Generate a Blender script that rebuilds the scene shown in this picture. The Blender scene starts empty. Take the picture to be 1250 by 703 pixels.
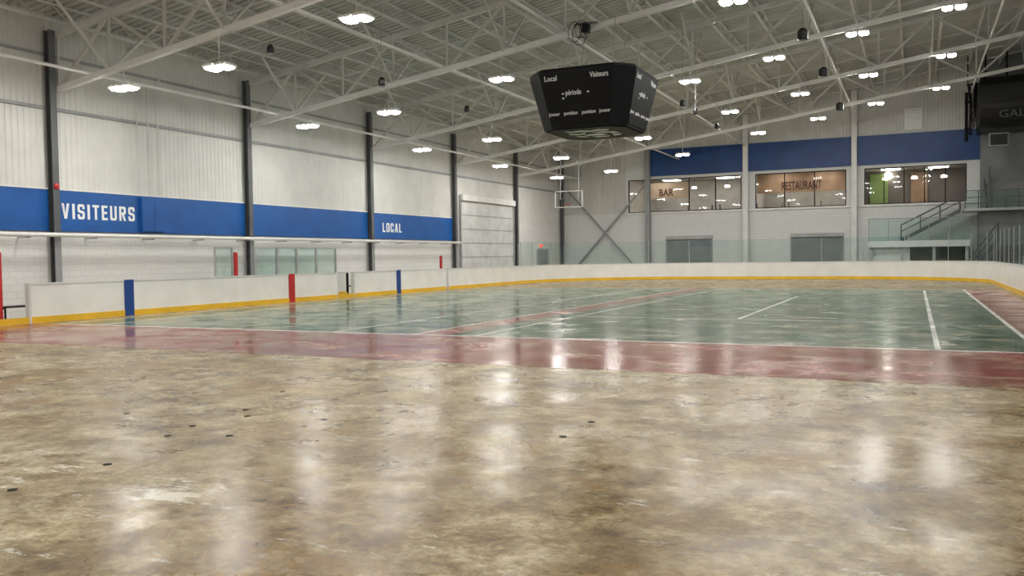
import bpy, bmesh, math, random
from mathutils import Vector, Matrix
random.seed(7)
S = bpy.context.scene
C = S.collection
V = Vector

# ------------------------------------------------------------------ camera calibration
F = 1054.6
CAM = V((0, 0, 1.637))
Yc = V((492, 44.5, -F)).normalized()
Xc = V((2261, -7.5, F)).normalized()
Zc = Xc.cross(Yc).normalized()
Xc = Yc.cross(Zc).normalized()
R = Matrix((Xc, Yc, Zc))

def proj(p):
    c = R.transposed() @ (V(p) - CAM)
    return 625 + F * c.x / -c.z, 351.5 - F * c.y / -c.z

def hit(u, v, axis, val):
    d = R @ V((u - 625, 351.5 - v, -F))
    return CAM + d * ((val - CAM[axis]) / d[axis])

cd = bpy.data.cameras.new('camera')
cam = bpy.data.objects.new('camera', cd)
C.objects.link(cam)
cam.matrix_world = Matrix.Translation(CAM) @ R.to_4x4()
cd.sensor_width = 36
cd.lens = 36 * F / 1250
cd.clip_end = 500
S.camera = cam

# ------------------------------------------------------------------ materials
def nodes(name):
    m = bpy.data.materials.new(name)
    m.use_nodes = True
    nt = m.node_tree
    for n in list(nt.nodes):
        nt.nodes.remove(n)
    out = nt.nodes.new('ShaderNodeOutputMaterial')
    return m, nt, out

def N(nt, t, **kw):
    n = nt.nodes.new(t)
    for k, v in kw.items():
        if k in n.inputs.keys():
            n.inputs[k].default_value = v
        else:
            setattr(n, k, v)
    return n

def ramp(nt, fac, stops):
    r = nt.nodes.new('ShaderNodeValToRGB')
    el = r.color_ramp.elements
    while len(el) > 1:
        el.remove(el[-1])
    el[0].position, el[0].color = stops[0][0], stops[0][1]
    for p, c in stops[1:]:
        e = el.new(p)
        e.color = c
    nt.links.new(fac, r.inputs['Fac'])
    return r.outputs['Color']

def g(x):
    return (x, x, x, 1)

def mixc(nt, fac, a, b, blend='MIX'):
    m = nt.nodes.new('ShaderNodeMix')
    m.data_type = 'RGBA'
    m.blend_type = blend
    if isinstance(fac, (int, float)):
        m.inputs[0].default_value = fac
    else:
        nt.links.new(fac, m.inputs[0])
    for idx, x in ((6, a), (7, b)):
        if isinstance(x, tuple):
            m.inputs[idx].default_value = x
        else:
            nt.links.new(x, m.inputs[idx])
    return m.outputs[2]

def pmat(name, col, rough=.5, metal=0, var=.12, scale=1.5, spec=.4):
    m, nt, out = nodes(name)
    geo = N(nt, 'ShaderNodeNewGeometry')
    no = N(nt, 'ShaderNodeTexNoise', Scale=scale, Detail=5.0)
    nt.links.new(geo.outputs['Position'], no.inputs['Vector'])
    c0 = tuple(x * (1 - var) for x in col) + (1,)
    c1 = tuple(min(1, x * (1 + var)) for x in col) + (1,)
    col_o = ramp(nt, no.outputs['Fac'], [(.3, c0), (.7, c1)])
    b = N(nt, 'ShaderNodeBsdfPrincipled', Roughness=rough, Metallic=metal)
    b.inputs['Specular IOR Level'].default_value = spec
    nt.links.new(col_o, b.inputs['Base Color'])
    nt.links.new(b.outputs[0], out.inputs[0])
    return m

def emat(name, col, s):
    m, nt, out = nodes(name)
    e = N(nt, 'ShaderNodeEmission', Strength=s)
    e.inputs['Color'].default_value = tuple(col) + (1,)
    nt.links.new(e.outputs[0], out.inputs[0])
    return m

def glassmat(name, tint, fac=.08, rough=.02):
    m, nt, out = nodes(name)
    t = N(nt, 'ShaderNodeBsdfTransparent')
    t.inputs['Color'].default_value = tuple(tint) + (1,)
    gl = N(nt, 'ShaderNodeBsdfGlossy', Roughness=rough)
    gl.inputs['Color'].default_value = (.9, .97, .95, 1)
    mx = N(nt, 'ShaderNodeMixShader')
    mx.inputs[0].default_value = fac
    nt.links.new(t.outputs[0], mx.inputs[1])
    nt.links.new(gl.outputs[0], mx.inputs[2])
    nt.links.new(mx.outputs[0], out.inputs[0])
    return m

PEEL = [tuple(hit(u, v, 2, 0))[:2] + (a,) for u, v, a in ((215, 600, .14), (45, 580, .05))]

def floormat(name, paint=None, scuff=None, wear=(.5, .66), pvar=.25, wmin=.12):
    m, nt, out = nodes(name)
    L = nt.links.new
    geo = N(nt, 'ShaderNodeNewGeometry')
    def noise(sx, sy, sc, det, rg, dist=0.0):
        mp = N(nt, 'ShaderNodeMapping')
        mp.inputs['Scale'].default_value = (sx, sy, 1)
        L(geo.outputs['Position'], mp.inputs['Vector'])
        n = N(nt, 'ShaderNodeTexNoise', Scale=sc, Detail=det, Roughness=rg, Distortion=dist)
        L(mp.outputs[0], n.inputs['Vector'])
        return n.outputs['Fac']
    big = noise(1, 1, .33, 6, .6)
    cloud = noise(1, 1, .9, 13, .74, .5)
    gloss = noise(1, 1, .75, 6, .6, .6)
    mid = noise(1, 1, 3.0, 13, .80, .25)
    fine = noise(1, 1.2, 14, 10, .78)
    base = ramp(nt, mid, [(.34, (.105, .07, .03, 1)), (.43, (.215, .16, .08, 1)), (.50, (.315, .255, .15, 1)), (.57, (.41, .355, .235, 1)), (.67, (.56, .515, .40, 1))])
    c = mixc(nt, .95, base, ramp(nt, cloud, [(.36, (.48, .385, .25, 1)), (.44, (.76, .69, .55, 1)), (.51, (1.0, .97, .91, 1)), (.62, (1.28, 1.28, 1.25, 1))]), 'MULTIPLY')
    c = mixc(nt, .7, c, ramp(nt, big, [(.36, (.86, .75, .56, 1)), (.5, (1, .97, .9, 1)), (.64, (1.06, 1.07, 1.1, 1))]), 'MULTIPLY')
    c = mixc(nt, 1.0, c, ramp(nt, fine, [(.37, g(.58)), (.5, g(1.0)), (.63, g(1.32))]), 'MULTIPLY')
    stain = noise(.7, 1.2, .8, 11, .72, .4)
    st = ramp(nt, stain, [(.565, g(0)), (.60, g(.7))])
    c = mixc(nt, st, c, mixc(nt, 1.0, (.24, .14, .04, 1), ramp(nt, fine, [(.36, g(.5)), (.64, g(1.5))]), 'MULTIPLY'))
    scr = noise(.5, 1.6, 2.8, 14, .80, .2)
    for px, py, amp in PEEL:
        dn = N(nt, 'ShaderNodeVectorMath', operation='DISTANCE')
        L(geo.outputs['Position'], dn.inputs[0])
        dn.inputs[1].default_value = (px, py, 0)
        mr = N(nt, 'ShaderNodeMapRange')
        mr.inputs[1].default_value = .1; mr.inputs[2].default_value = .6
        mr.inputs[3].default_value = amp; mr.inputs[4].default_value = 0
        L(dn.outputs['Value'], mr.inputs[0])
        ad = N(nt, 'ShaderNodeMath', operation='ADD')
        L(scr, ad.inputs[0]); L(mr.outputs[0], ad.inputs[1])
        scr = ad.outputs[0]
    sc = ramp(nt, scr, [(.600, g(0)), (.613, g(.85))])
    c = mixc(nt, sc, c, (.72, .68, .57, 1))
    if paint:
        wn = noise(.8, 1.2, 1.1, 14, .80, .3)
        p0 = tuple(x * (1 - pvar) for x in paint) + (1,)
        p1 = tuple(min(1, x * (1 + pvar)) for x in paint) + (1,)
        pc = ramp(nt, mid, [(.38, p0), (.62, p1)])
        if scuff:
            worn = mixc(nt, .6, c, tuple(scuff) + (1,))
        else:
            worn = c
        w = ramp(nt, wn, [(wear[0], g(1)), (wear[1], g(wmin))])
        c = mixc(nt, w, worn, pc)
    b = N(nt, 'ShaderNodeBsdfPrincipled')
    b.inputs['Specular IOR Level'].default_value = .24
    b.inputs['Specular Tint'].default_value = (1, .96, .88, 1)
    L(c, b.inputs['Base Color'])
    if paint:
        rg = ramp(nt, gloss, [(.38, g(.12)), (.5, g(.17)), (.62, g(.28))])
    else:
        rg = ramp(nt, gloss, [(.36, g(.21)), (.5, g(.28)), (.62, g(.40))])
    L(rg, b.inputs['Roughness'])
    bp = N(nt, 'ShaderNodeBump', Strength=.02, Distance=.01)
    L(mid, bp.inputs['Height'])
    L(bp.outputs[0], b.inputs['Normal'])
    L(b.outputs[0], out.inputs[0])
    return m

def blockmat(name, col):
    m, nt, out = nodes(name)
    L = nt.links.new
    tc = N(nt, 'ShaderNodeNewGeometry')
    sp = N(nt, 'ShaderNodeSeparateXYZ')
    L(tc.outputs['Position'], sp.inputs[0])
    ad = N(nt, 'ShaderNodeMath', operation='ADD')
    L(sp.outputs[0], ad.inputs[0]); L(sp.outputs[1], ad.inputs[1])
    cb = N(nt, 'ShaderNodeCombineXYZ')
    L(ad.outputs[0], cb.inputs[0]); L(sp.outputs[2], cb.inputs[1])
    br = N(nt, 'ShaderNodeTexBrick', Scale=1.0)
    br.inputs['Brick Width'].default_value = .4
    br.inputs['Row Height'].default_value = .2
    br.inputs['Mortar Size'].default_value = .008
    br.inputs['Color1'].default_value = tuple(col) + (1,)
    br.inputs['Color2'].default_value = tuple(x * .96 for x in col) + (1,)
    br.inputs['Mortar'].default_value = tuple(x * .8 for x in col) + (1,)
    L(cb.outputs[0], br.inputs['Vector'])
    b = N(nt, 'ShaderNodeBsdfPrincipled', Roughness=.6)
    L(br.outputs['Color'], b.inputs['Base Color'])
    L(b.outputs[0], out.inputs[0])
    return m

M = {}
M['floor'] = floormat('wet worn concrete')
M['red_paint'] = floormat('worn red floor paint', (.25, .047, .038), (.42, .27, .20), (.46, .58), .35, .12)
M['green_paint'] = floormat('worn green floor paint', (.02, .09, .043), (.42, .43, .33), (.475, .58), .45, .12)
M['line'] = floormat('worn white line paint', (.85, .85, .81), None, (.58, .68), .05, .4)
M['block'] = blockmat('white painted block', (.74, .735, .71))
M['block_end'] = blockmat('grey painted block', (.68, .69, .67))
M['clad'] = pmat('white ribbed cladding', (.635, .63, .595), .45, 0, .06)
M['clad2'] = pmat('beige ribbed cladding', (.56, .555, .52), .45, 0, .06)
M['deck'] = pmat('grey roof deck', (.50, .50, .48), .5, 0, .1)
M['steel'] = pmat('light grey steel paint', (.59, .59, .565), .45, 0, .1)
M['steel_w'] = pmat('off white steel paint', (.72, .715, .69), .45, 0, .08)
M['dsteel'] = pmat('dark grey steel paint', (.10, .105, .11), .45)
M['msteel'] = pmat('mid grey steel paint', (.28, .29, .29), .45)
M['joint'] = pmat('grey panel joint', (.36, .365, .36), .45)
M['blue'] = pmat('royal blue wall panel', (.012, .095, .34), .4, 0, .1)
M['dblue'] = pmat('dark blue wall panel', (.008, .045, .18), .4, 0, .15)
M['white'] = pmat('white board plastic', (.82, .815, .785), .3, 0, .05)
M['wpaint'] = pmat('white lettering paint', (.88, .88, .88), .5, 0, .03)
M['cap'] = pmat('pale grey board cap', (.66, .66, .65), .35, 0, .06)
M['yellow'] = pmat('yellow kickplate plastic', (.80, .49, .035), .35, 0, .1)
M['sblue'] = pmat('blue line stripe', (.015, .06, .25), .35)
M['sred'] = pmat('red line stripe', (.5, .03, .03), .35)
M['black'] = pmat('black plastic', (.012, .012, .013), .35)
M['blackm'] = pmat('matte black metal', (.010, .010, .012), .6, 0, .1, 1.5, .15)
M['panel'] = pmat('black scoreboard face', (.005, .005, .006), .5, 0, .1, 1.5, .15)
M['alu'] = pmat('brushed aluminium', (.6, .6, .6), .3, .8, .1)
M['ldash'] = pmat('dim grey lettering', (.085, .085, .09), .5)
M['sbtext'] = pmat('white printed lettering', (.72, .72, .72), .5, 0, .02)
M['emblem'] = pmat('white printed emblem', (.92, .92, .92), .5, 0, .02)
M['glass'] = glassmat('rink shield glass', (.925, .97, .957), .04)
M['gglass'] = glassmat('green guard glass', (.87, .95, .925), .055)
M['wglass'] = glassmat('window glass', (.94, .95, .95), .013)
M['shutter'] = pmat('grey roll shutter', (.22, .24, .24), .4)
M['ohdoor'] = pmat('pale overhead door', (.62, .625, .61), .45)
M['lens'] = emat('lit led lens', (1, .98, .94), 146)
M['warm'] = emat('warm lounge light', (1, .92, .8), 20)
M['lounge_fill'] = emat('added lounge fill light', (1, .94, .86), 9.5)  # glow of the added panels that brighten the lounge rooms
M['tan'] = pmat('pale lounge wall', (.47, .445, .41), .6)
M['beige'] = pmat('beige wall', (.58, .55, .50), .6)
M['dlounge'] = pmat('dark lounge wall', (.16, .14, .12), .6)
M['bar_board'] = pmat('tan sign board', (.50, .38, .27), .6)
M['brown'] = pmat('brown timber panel', (.36, .23, .14), .5, 0, .2)
M['green'] = pmat('lime green wall', (.24, .36, .12), .6)
M['darktext'] = pmat('red brown lettering', (.07, .022, .013), .5)
M['wood'] = pmat('bench wood', (.25, .16, .09), .5, 0, .2)
M['dark_floor'] = pmat('dark lounge floor', (.16, .14, .12), .4)
M['exit'] = emat('lit red sign', (1, .06, .03), 2.0)
M['conc'] = pmat('grey concrete', (.40, .41, .40), .6)
M['dconc'] = pmat('dim grey panelling', (.21, .22, .22), .6)

# ------------------------------------------------------------------ builders
WL = {}

class MB:
    def __init__(s):
        s.v = []; s.f = []
    def add(s, vs, fs):
        k = len(s.v)
        s.v += [V(p) for p in vs]
        s.f += [tuple(i + k for i in f) for f in fs]
        return s
    def box(s, x0, x1, y0, y1, z0, z1):
        return s.add([(x0, y0, z0), (x1, y0, z0), (x1, y1, z0), (x0, y1, z0), (x0, y0, z1), (x1, y0, z1), (x1, y1, z1), (x0, y1, z1)],
                     [(0, 3, 2, 1), (4, 5, 6, 7), (0, 1, 5, 4), (1, 2, 6, 5), (2, 3, 7, 6), (3, 0, 4, 7)])
    def frame(s, p, q):
        d = (V(q) - V(p)).normalized()
        up = V((0, 0, 1)) if abs(d.z) < .98 else V((0, 1, 0))
        a = d.cross(up).normalized()
        return d, a, a.cross(d).normalized()
    def bar(s, p, q, w, h=None):
        h = h or w
        p, q = V(p), V(q)
        d, a, b = s.frame(p, q)
        vs = []
        for e in (p, q):
            for i, j in ((-1, -1), (1, -1), (1, 1), (-1, 1)):
                vs.append(e + a * i * w / 2 + b * j * h / 2)
        return s.add(vs, [(0, 1, 2, 3), (7, 6, 5, 4), (0, 4, 5, 1), (1, 5, 6, 2), (2, 6, 7, 3), (3, 7, 4, 0)])
    def tube(s, p, q, r, n=8):
        p, q = V(p), V(q)
        d, a, b = s.frame(p, q)
        vs = []
        for e in (p, q):
            for i in range(n):
                t = 2 * math.pi * i / n
                vs.append(e + (a * math.cos(t) + b * math.sin(t)) * r)
        fs = [tuple(range(n)), tuple(range(2 * n - 1, n - 1, -1))]
        fs += [(i, i + n, (i + 1) % n + n, (i + 1) % n) for i in range(n)]
        return s.add(vs, fs)
    def prism(s, pts, vec):
        n = len(pts); vec = V(vec)
        vs = [V(p) for p in pts] + [V(p) + vec for p in pts]
        fs = [tuple(range(n)), tuple(range(2 * n - 1, n - 1, -1))]
        fs += [(i, i + n, (i + 1) % n + n, (i + 1) % n) for i in range(n)]
        return s.add(vs, fs)
    def loft(s, rings, cap=True):
        n = len(rings[0]); vs = [V(p) for r in rings for p in r]; fs = []
        for k in range(len(rings) - 1):
            for i in range(n):
                fs.append((k * n + i, k * n + (i + 1) % n, (k + 1) * n + (i + 1) % n, (k + 1) * n + i))
        if cap:
            fs.append(tuple(range(n))); fs.append(tuple(range((len(rings) - 1) * n, len(rings) * n)))
        return s.add(vs, fs)
    def lathe(s, c, prof, n=14):
        c = V(c)
        return s.loft([[c + V((r * math.cos(2 * math.pi * i / n), r * math.sin(2 * math.pi * i / n), z)) for i in range(n)] for r, z in prof])
    def strip(s, pts, z0, z1, th, off=0.0):
        # wall following a 2D path, thickened to the left-hand side of travel
        n = len(pts); rings = []
        for i, p in enumerate(pts):
            a = pts[max(0, i - 1)]; b = pts[min(n - 1, i + 1)]
            d = (V((b[0], b[1])) - V((a[0], a[1]))).normalized()
            nr = V((-d.y, d.x))
            i0 = V((p[0], p[1])) + nr * off
            o0 = V((p[0], p[1])) + nr * (off + th)
            rings.append([(i0.x, i0.y, z0), (o0.x, o0.y, z0), (o0.x, o0.y, z1), (i0.x, i0.y, z1)])
        return s.loft(rings)
    def build(s, name, mat, parent=None, loc=None, smooth=False):
        if parent is not None:
            o0 = WL[parent]
        elif loc is not None:
            o0 = V(loc)
        else:
            xs = [p.x for p in s.v]; ys = [p.y for p in s.v]; zs = [p.z for p in s.v]
            o0 = V(((min(xs) + max(xs)) / 2, (min(ys) + max(ys)) / 2, min(zs)))
        me = bpy.data.meshes.new(name)
        me.from_pydata([p - o0 for p in s.v], [], s.f)
        bm = bmesh.new(); bm.from_mesh(me)
        bmesh.ops.recalc_face_normals(bm, faces=bm.faces)
        bm.to_mesh(me); bm.free()
        if smooth:
            for p in me.polygons: p.use_smooth = True
        me.materials.append(mat)
        o = bpy.data.objects.new(name, me)
        C.objects.link(o)
        if parent is not None:
            o.parent = parent
        else:
            o.location = o0
        WL[o] = o0
        return o

def thing(name, label, cat, loc, group=None):
    o = bpy.data.objects.new(name, None)
    C.objects.link(o)
    o.location = loc; o.empty_display_size = .2
    o['label'] = label; o['category'] = cat
    if group: o['group'] = group
    WL[o] = V(loc)
    return o

def tag(o, label, cat, group=None):
    o['label'] = label; o['category'] = cat
    if group: o['group'] = group
    return o

def struct(o):
    o['kind'] = 'structure'
    return o

def dup(root, loc, label=None, group=None):
    r = root.copy(); C.objects.link(r); r.location = loc; WL[r] = V(loc)
    if label: r['label'] = label
    if group: r['group'] = group
    for ch in list(root.children):
        c = ch.copy(); C.objects.link(c); c.parent = r
        for gc in list(ch.children):
            d = gc.copy(); C.objects.link(d); d.parent = c
    return r

def text(body, name, mat, centre, xd, yd, w, h, parent=None, bold=0.0, ext=.01):
    cu = bpy.data.curves.new(name, 'FONT')
    cu.body = body; cu.extrude = .02; cu.offset = bold; cu.resolution_u = 3
    cu.space_character = 1.0 + bold * 2
    t = bpy.data.objects.new('tmp', cu); C.objects.link(t)
    bpy.context.view_layer.update()
    dg = bpy.context.evaluated_depsgraph_get()
    me = bpy.data.meshes.new_from_object(t.evaluated_get(dg))
    bpy.data.objects.remove(t)
    xd, yd = V(xd).normalized(), V(yd).normalized(); nd = xd.cross(yd)
    xs = [v.co.x for v in me.vertices]; ys = [v.co.y for v in me.vertices]
    x0, x1, y0, y1 = min(xs), max(xs), min(ys), max(ys)
    c = V(centre); o0 = WL[parent] if parent is not None else c
    for v in me.vertices:
        v.co = c + xd * ((v.co.x - (x0 + x1) / 2) / (x1 - x0) * w) + yd * ((v.co.y - (y0 + y1) / 2) / (y1 - y0) * h) + nd * (v.co.z / .02 * ext) - o0
    me.materials.clear(); me.materials.append(mat)
    me.name = name
    o = bpy.data.objects.new(name, me); C.objects.link(o)
    if parent is not None: o.parent = parent
    else: o.location = c
    WL[o] = o0
    return o

# block capitals on a unit box, condensed bold sans
def rc(a, b, c, d): return [(a, c), (b, c), (b, d), (a, d)]
def mir(p): return [(1 - x, y) for x, y in p]
def flip(p): return [(x, 1 - y) for x, y in p]
_half = [(.5, 1), (.2, 1), (.06, .94), (0, .84), (0, .16), (.06, .06), (.2, 0), (.5, 0), (.5, .16), (.38, .16), (.31, .22), (.31, .78), (.38, .84), (.5, .84)]
_stub = [(.5, 1), (.8, 1), (.94, .94), (1, .84), (1, .64), (.69, .64), (.69, .78), (.62, .84), (.5, .84)]
GL = {
    'V': (1.06, [[(0, 1), (.31, 1), (.5, .3), (.69, 1), (1, 1), (.66, 0), (.34, 0)]]),
    'I': (.34, [rc(0, 1, 0, 1)]),
    'T': (.95, [rc(0, 1, .84, 1), rc(.34, .66, 0, .84)]),
    'E': (.85, [rc(0, .36, 0, 1), rc(.36, 1, .84, 1), rc(.36, .92, .42, .58), rc(.36, 1, 0, .16)]),
    'L': (.82, [rc(0, .37, 0, 1), rc(.37, 1, 0, .16)]),
    'U': (1, [[(0, 1), (0, .16), (.06, .06), (.2, 0), (.8, 0), (.94, .06), (1, .16), (1, 1), (.69, 1), (.69, .22), (.62, .16), (.38, .16), (.31, .22), (.31, 1)]]),
    'O': (1, [_half, mir(_half)]),
    'C': (1, [_half, _stub, flip(_stub)]),
    'S': (1, [[(1, .68), (1, .84), (.94, .94), (.8, 1), (.2, 1), (.06, .94), (0, .84), (0, .60), (.08, .50), (.2, .44), (.62, .40), (.69, .35), (.69, .21), (.62, .16), (.38, .16), (.31, .21), (.31, .33), (0, .33), (0, .16), (.06, .06), (.2, 0),
                (.8, 0), (.94, .06), (1, .16), (1, .42), (.92, .51), (.8, .56), (.38, .60), (.31, .65), (.31, .79), (.38, .84), (.62, .84), (.69, .79), (.69, .68)]]),
    'R': (1.02, [rc(0, .31, 0, 1), [(.31, 1), (.8, 1), (.94, .94), (1, .84), (1, .60), (.93, .50), (.8, .44), (.31, .44), (.31, .59), (.62, .59), (.69, .64), (.69, .79), (.62, .84), (.31, .84)], [(.4, .44), (.7, .44), (1.02, 0), (.68, 0)]]),
    'A': (1.1, [[(0, 0), (.3, 0), (.5, .74), (.5, 1), (.34, 1)], [(1, 0), (.7, 0), (.5, .74), (.5, 1), (.66, 1)], rc(.3, .7, .2, .35)]),
}
def block_word(body, name, mat, c, xd, yd, w, h, ext):
    gap = .40
    tot = sum(GL[ch][0] for ch in body) + gap * (len(body) - 1)
    xd, yd = V(xd), V(yd); nd = xd.cross(yd); c = V(c)
    mb = MB(); x = -tot / 2
    for ch in body:
        cw, polys = GL[ch]
        for p in polys:
            mb.prism([c + xd * ((x + px * cw) / tot * w) + yd * ((py - .5) * h) for px, py in p], nd * ext)
        x += cw + gap
    return mb.build(name, mat, loc=c)

ORD = ['first', 'second', 'third', 'fourth', 'fifth', 'sixth', 'seventh', 'eighth', 'ninth', 'tenth', 'eleventh', 'twelfth', 'thirteenth', 'fourteenth',
       'fifteenth', 'sixteenth', 'seventeenth', 'eighteenth', 'nineteenth', 'twentieth', 'twenty-first', 'twenty-second', 'twenty-third', 'twenty-fourth', 'twenty-fifth', 'twenty-sixth', 'twenty-seventh', 'twenty-eighth']

# ------------------------------------------------------------------ main dimensions
XL, XR = -24.3, 12.0           # side walls
YN, YE = -10.0, 61.1           # near wall, end wall
BL, BR, BE, RC = -21.8, 3.5, 57.1, 8.5   # boards
YC0 = 26.6                     # red line
SL = .145
def ZD(x): return 9.26 + SL * (x - XL)    # roof deck
def ZC(x): return 6.96 + SL * (x - XL)    # truss bottom chord
COLY = [18.5 + 8.52 * k for k in range(6)]

# ------------------------------------------------------------------ shell
fl = struct(MB().box(XL - .2, XR + .2, YN - .2, YE + .2, -.2, 0).build('floor', M['floor'], loc=(0, 0, 0)))
red0 = hit(625, 446, 2, 0).y
cy0 = hit(625, 412, 2, 0).y
cy1 = hit(900, 352.5, 2, 0).y
cxl, cxr = hit(60, 396, 2, 0).x, hit(1250, 412, 2, 0).x
cm = (cxl + cxr) / 2
MB().box(BL + .1, BR - .05, red0, cy0, 0, .002).build('red_border', M['red_paint'], fl)
MB().box(cxr, BR - .3, cy0, cy1, 0, .002).build('red_border', M['red_paint'], fl)
ra, rb = hit(505, 408, 2, 0).x, hit(546, 409, 2, 0).x
MB().box(cxl, ra, cy0, cy1, 0, .002).box(rb, cxr, cy0, cy1, 0, .002).build('green_court', M['green_paint'], fl)
MB().box(ra, rb, cy0, cy1, 0, .002).build('red_centre_strip', M['red_paint'], fl)
l1 = hit(1145, 427, 2, 0).x; l2 = hit(900, 390, 2, 0).x; l3 = hit(585, 409, 2, 0).x; l4 = hit(415, 404, 2, 0).x
y20, y31 = hit(900, 390, 2, 0).y, hit(978, 362, 2, 0).y
yA = hit(1128, 355, 2, 0).y
for (a, b, c, d, lw) in ((cxl, cxr, cy0, cy0, .11), (cxl, cxl, cy0, cy1, .07), (cxr, cxr, cy0, cy1, .09), (l1, l1, cy0, yA, .09), (l2, l2, y20, y31, .09),
                     (l3, l3, cy0, cy1, .07), (ra, ra, cy0, cy1, .06), (l4, l4, cy0, cy1, .07), (2 * cm - l2, 2 * cm - l2, y20, y31, .06), (2 * cm - l1, 2 * cm - l1, cy0, yA, .06),
                     (l3, l1, y20, y20, .06), (2 * cm - l1, l4, y31, y31, .06)):
    MB().box(a - lw / 2, b + lw / 2, c - lw / 2, d + lw / 2, .002, .004).build('court_line', M['line'], fl)

# ceiling deck: ribs along X
def ribbed_profile(a, b, per, dep):
    pts = []; t = a
    while t < b:
        pts += [(t, 0), (t + per * .45, 0), (t + per * .55, dep), (t + per * .9, dep)]
        t += per
    pts.append((b, 0))
    return pts
mb = MB()
pr = ribbed_profile(YN - .2, YE + .2, .3, .08)
vs = []; fs = []
for y, d in pr:
    vs += [(XL - .3, y, ZD(XL - .3) + d), (XR + .3, y, ZD(XR + .3) + d)]
for i in range(len(pr) - 1):
    fs.append((2 * i, 2 * i + 1, 2 * i + 3, 2 * i + 2))
mb.add(vs, fs)
struct(mb.build('ceiling', M['deck'], loc=(0, 0, 0)))

# left wall
zb0, zb1 = 2.63, 3.91
wl = struct(MB().box(XL - .2, XL, YN - .2, YE + .2, 0, ZD(XL) + .1).build('wall_left', M['block'], loc=(XL, 0, 0)))
pr = ribbed_profile(YN, YE, .2, .014)
def clad(z0, z1, name, mat, x=XL):
    vs = []; fs = []
    for y, d in pr:
        vs += [(x + .01 + d, y, z0), (x + .01 + d, y, z1)]
    for i in range(len(pr) - 1):
        fs.append((2 * i, 2 * i + 1, 2 * i + 3, 2 * i + 2))
    return MB().add(vs, fs).build(name, mat, wl)
clad(zb1, 6.4, 'ribbed_cladding', M['clad'])
clad(6.4, ZD(XL) + .1, 'ribbed_cladding', M['clad2'])
MB().box(XL, XL + .1, YN, YE, 6.36, 6.46).build('girt', M['msteel'], wl)
MB().box(XL, XL + .1, YN, YE, 8.0, 8.08).build('girt', M['msteel'], wl)
yb_end = COLY[3] + .4
MB().box(XL, XL + .09, YN, yb_end, zb0, zb1).build('blue_band', M['blue'], wl)
MB().box(XL, XL + .11, YN, yb_end, zb1, zb1 + .05).build('band_trim', M['steel_w'], wl)

# end wall with window openings
def ex(u, v=230): return hit(u, v, 1, YE).x
zw0, zw1 = 4.73, 7.1
zbb = 7.3
WIN = [(ex(767), ex(905)), (ex(922), ex(1033)), (ex(1055), ex(1180))]
gx0 = hit(1197, 120, 1, 57.2).x
mb = MB()
mb.box(XL - .2, XR + .2, YE, YE + .2, 0, zw0)
edges = [XL - .2] + [e for w in WIN for e in w] + [XR + .2]
for i in range(0, len(edges), 2):
    mb.box(edges[i], edges[i + 1], YE, YE + .2, zw0, zw1)
mb.prism([(XL - .2, YE, zw1), (XR + .2, YE, zw1), (XR + .2, YE, ZD(XR) + .2), (XL - .2, YE, ZD(XL) + .1)], (0, .2, 0))
we = struct(mb.build('wall_end', M['block_end'], loc=(0, YE, 0)))
xa = ex(790)
pr2 = ribbed_profile(XL, XR, .2, .014)
def eclad(z0, x0, x1, name, mat):
    vs = []; fs = []
    q = [(x, d) for x, d in pr2 if x0 <= x <= x1]
    for x, d in q:
        vs += [(x, YE - .01 - d, z0), (x, YE - .01 - d, max(z0 + .02, ZD(x) + .05))]
    for i in range(len(q) - 1):
        fs.append((2 * i, 2 * i + 1, 2 * i + 3, 2 * i + 2))
    MB().add(vs, fs).build(name, mat, we)
xbe = ex(1196)
eclad(9.2, xa, xbe, 'ribbed_cladding', M['clad2'])
eclad(4.7, XL, ex(765), 'ribbed_cladding', M['clad2'])
MB().box(xa, xbe, YE - .12, YE, zbb, 9.2).build('blue_band', M['dblue'], we)
MB().prism([(xbe, YE, 2.2), (XR, YE, 2.2), (XR, YE, ZD(XR)), (xbe, YE, ZD(xbe))], (0, -.1, 0)).build('grey_panelling', M['dconc'], we)
for u in (870, 953, 997, 1120):
    x = ex(u)
    MB().box(x - .012, x + .012, YE - .13, YE - .12, zbb, 9.2).build('panel_joint', M['dblue'], we)
MB().box(ex(765), xbe, YE - .1, YE, zw0 - .14, zw0).build('window_ledge', M['steel_w'], we)
# remaining walls of the hall
struct(MB().box(XR, XR + .2, YN - .2, YE + .2, 0, ZD(XR) + .2).build('wall_right', M['block'], loc=(XR, 0, 0)))
struct(MB().prism([(XL - .2, YN - .2, 0), (XR + .2, YN - .2, 0), (XR + .2, YN - .2, ZD(XR) + .1), (XL - .2, YN - .2, ZD(XL) + .1)], (0, .2, 0)).build('wall_near', M['block'], loc=(0, YN, 0)))

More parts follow.
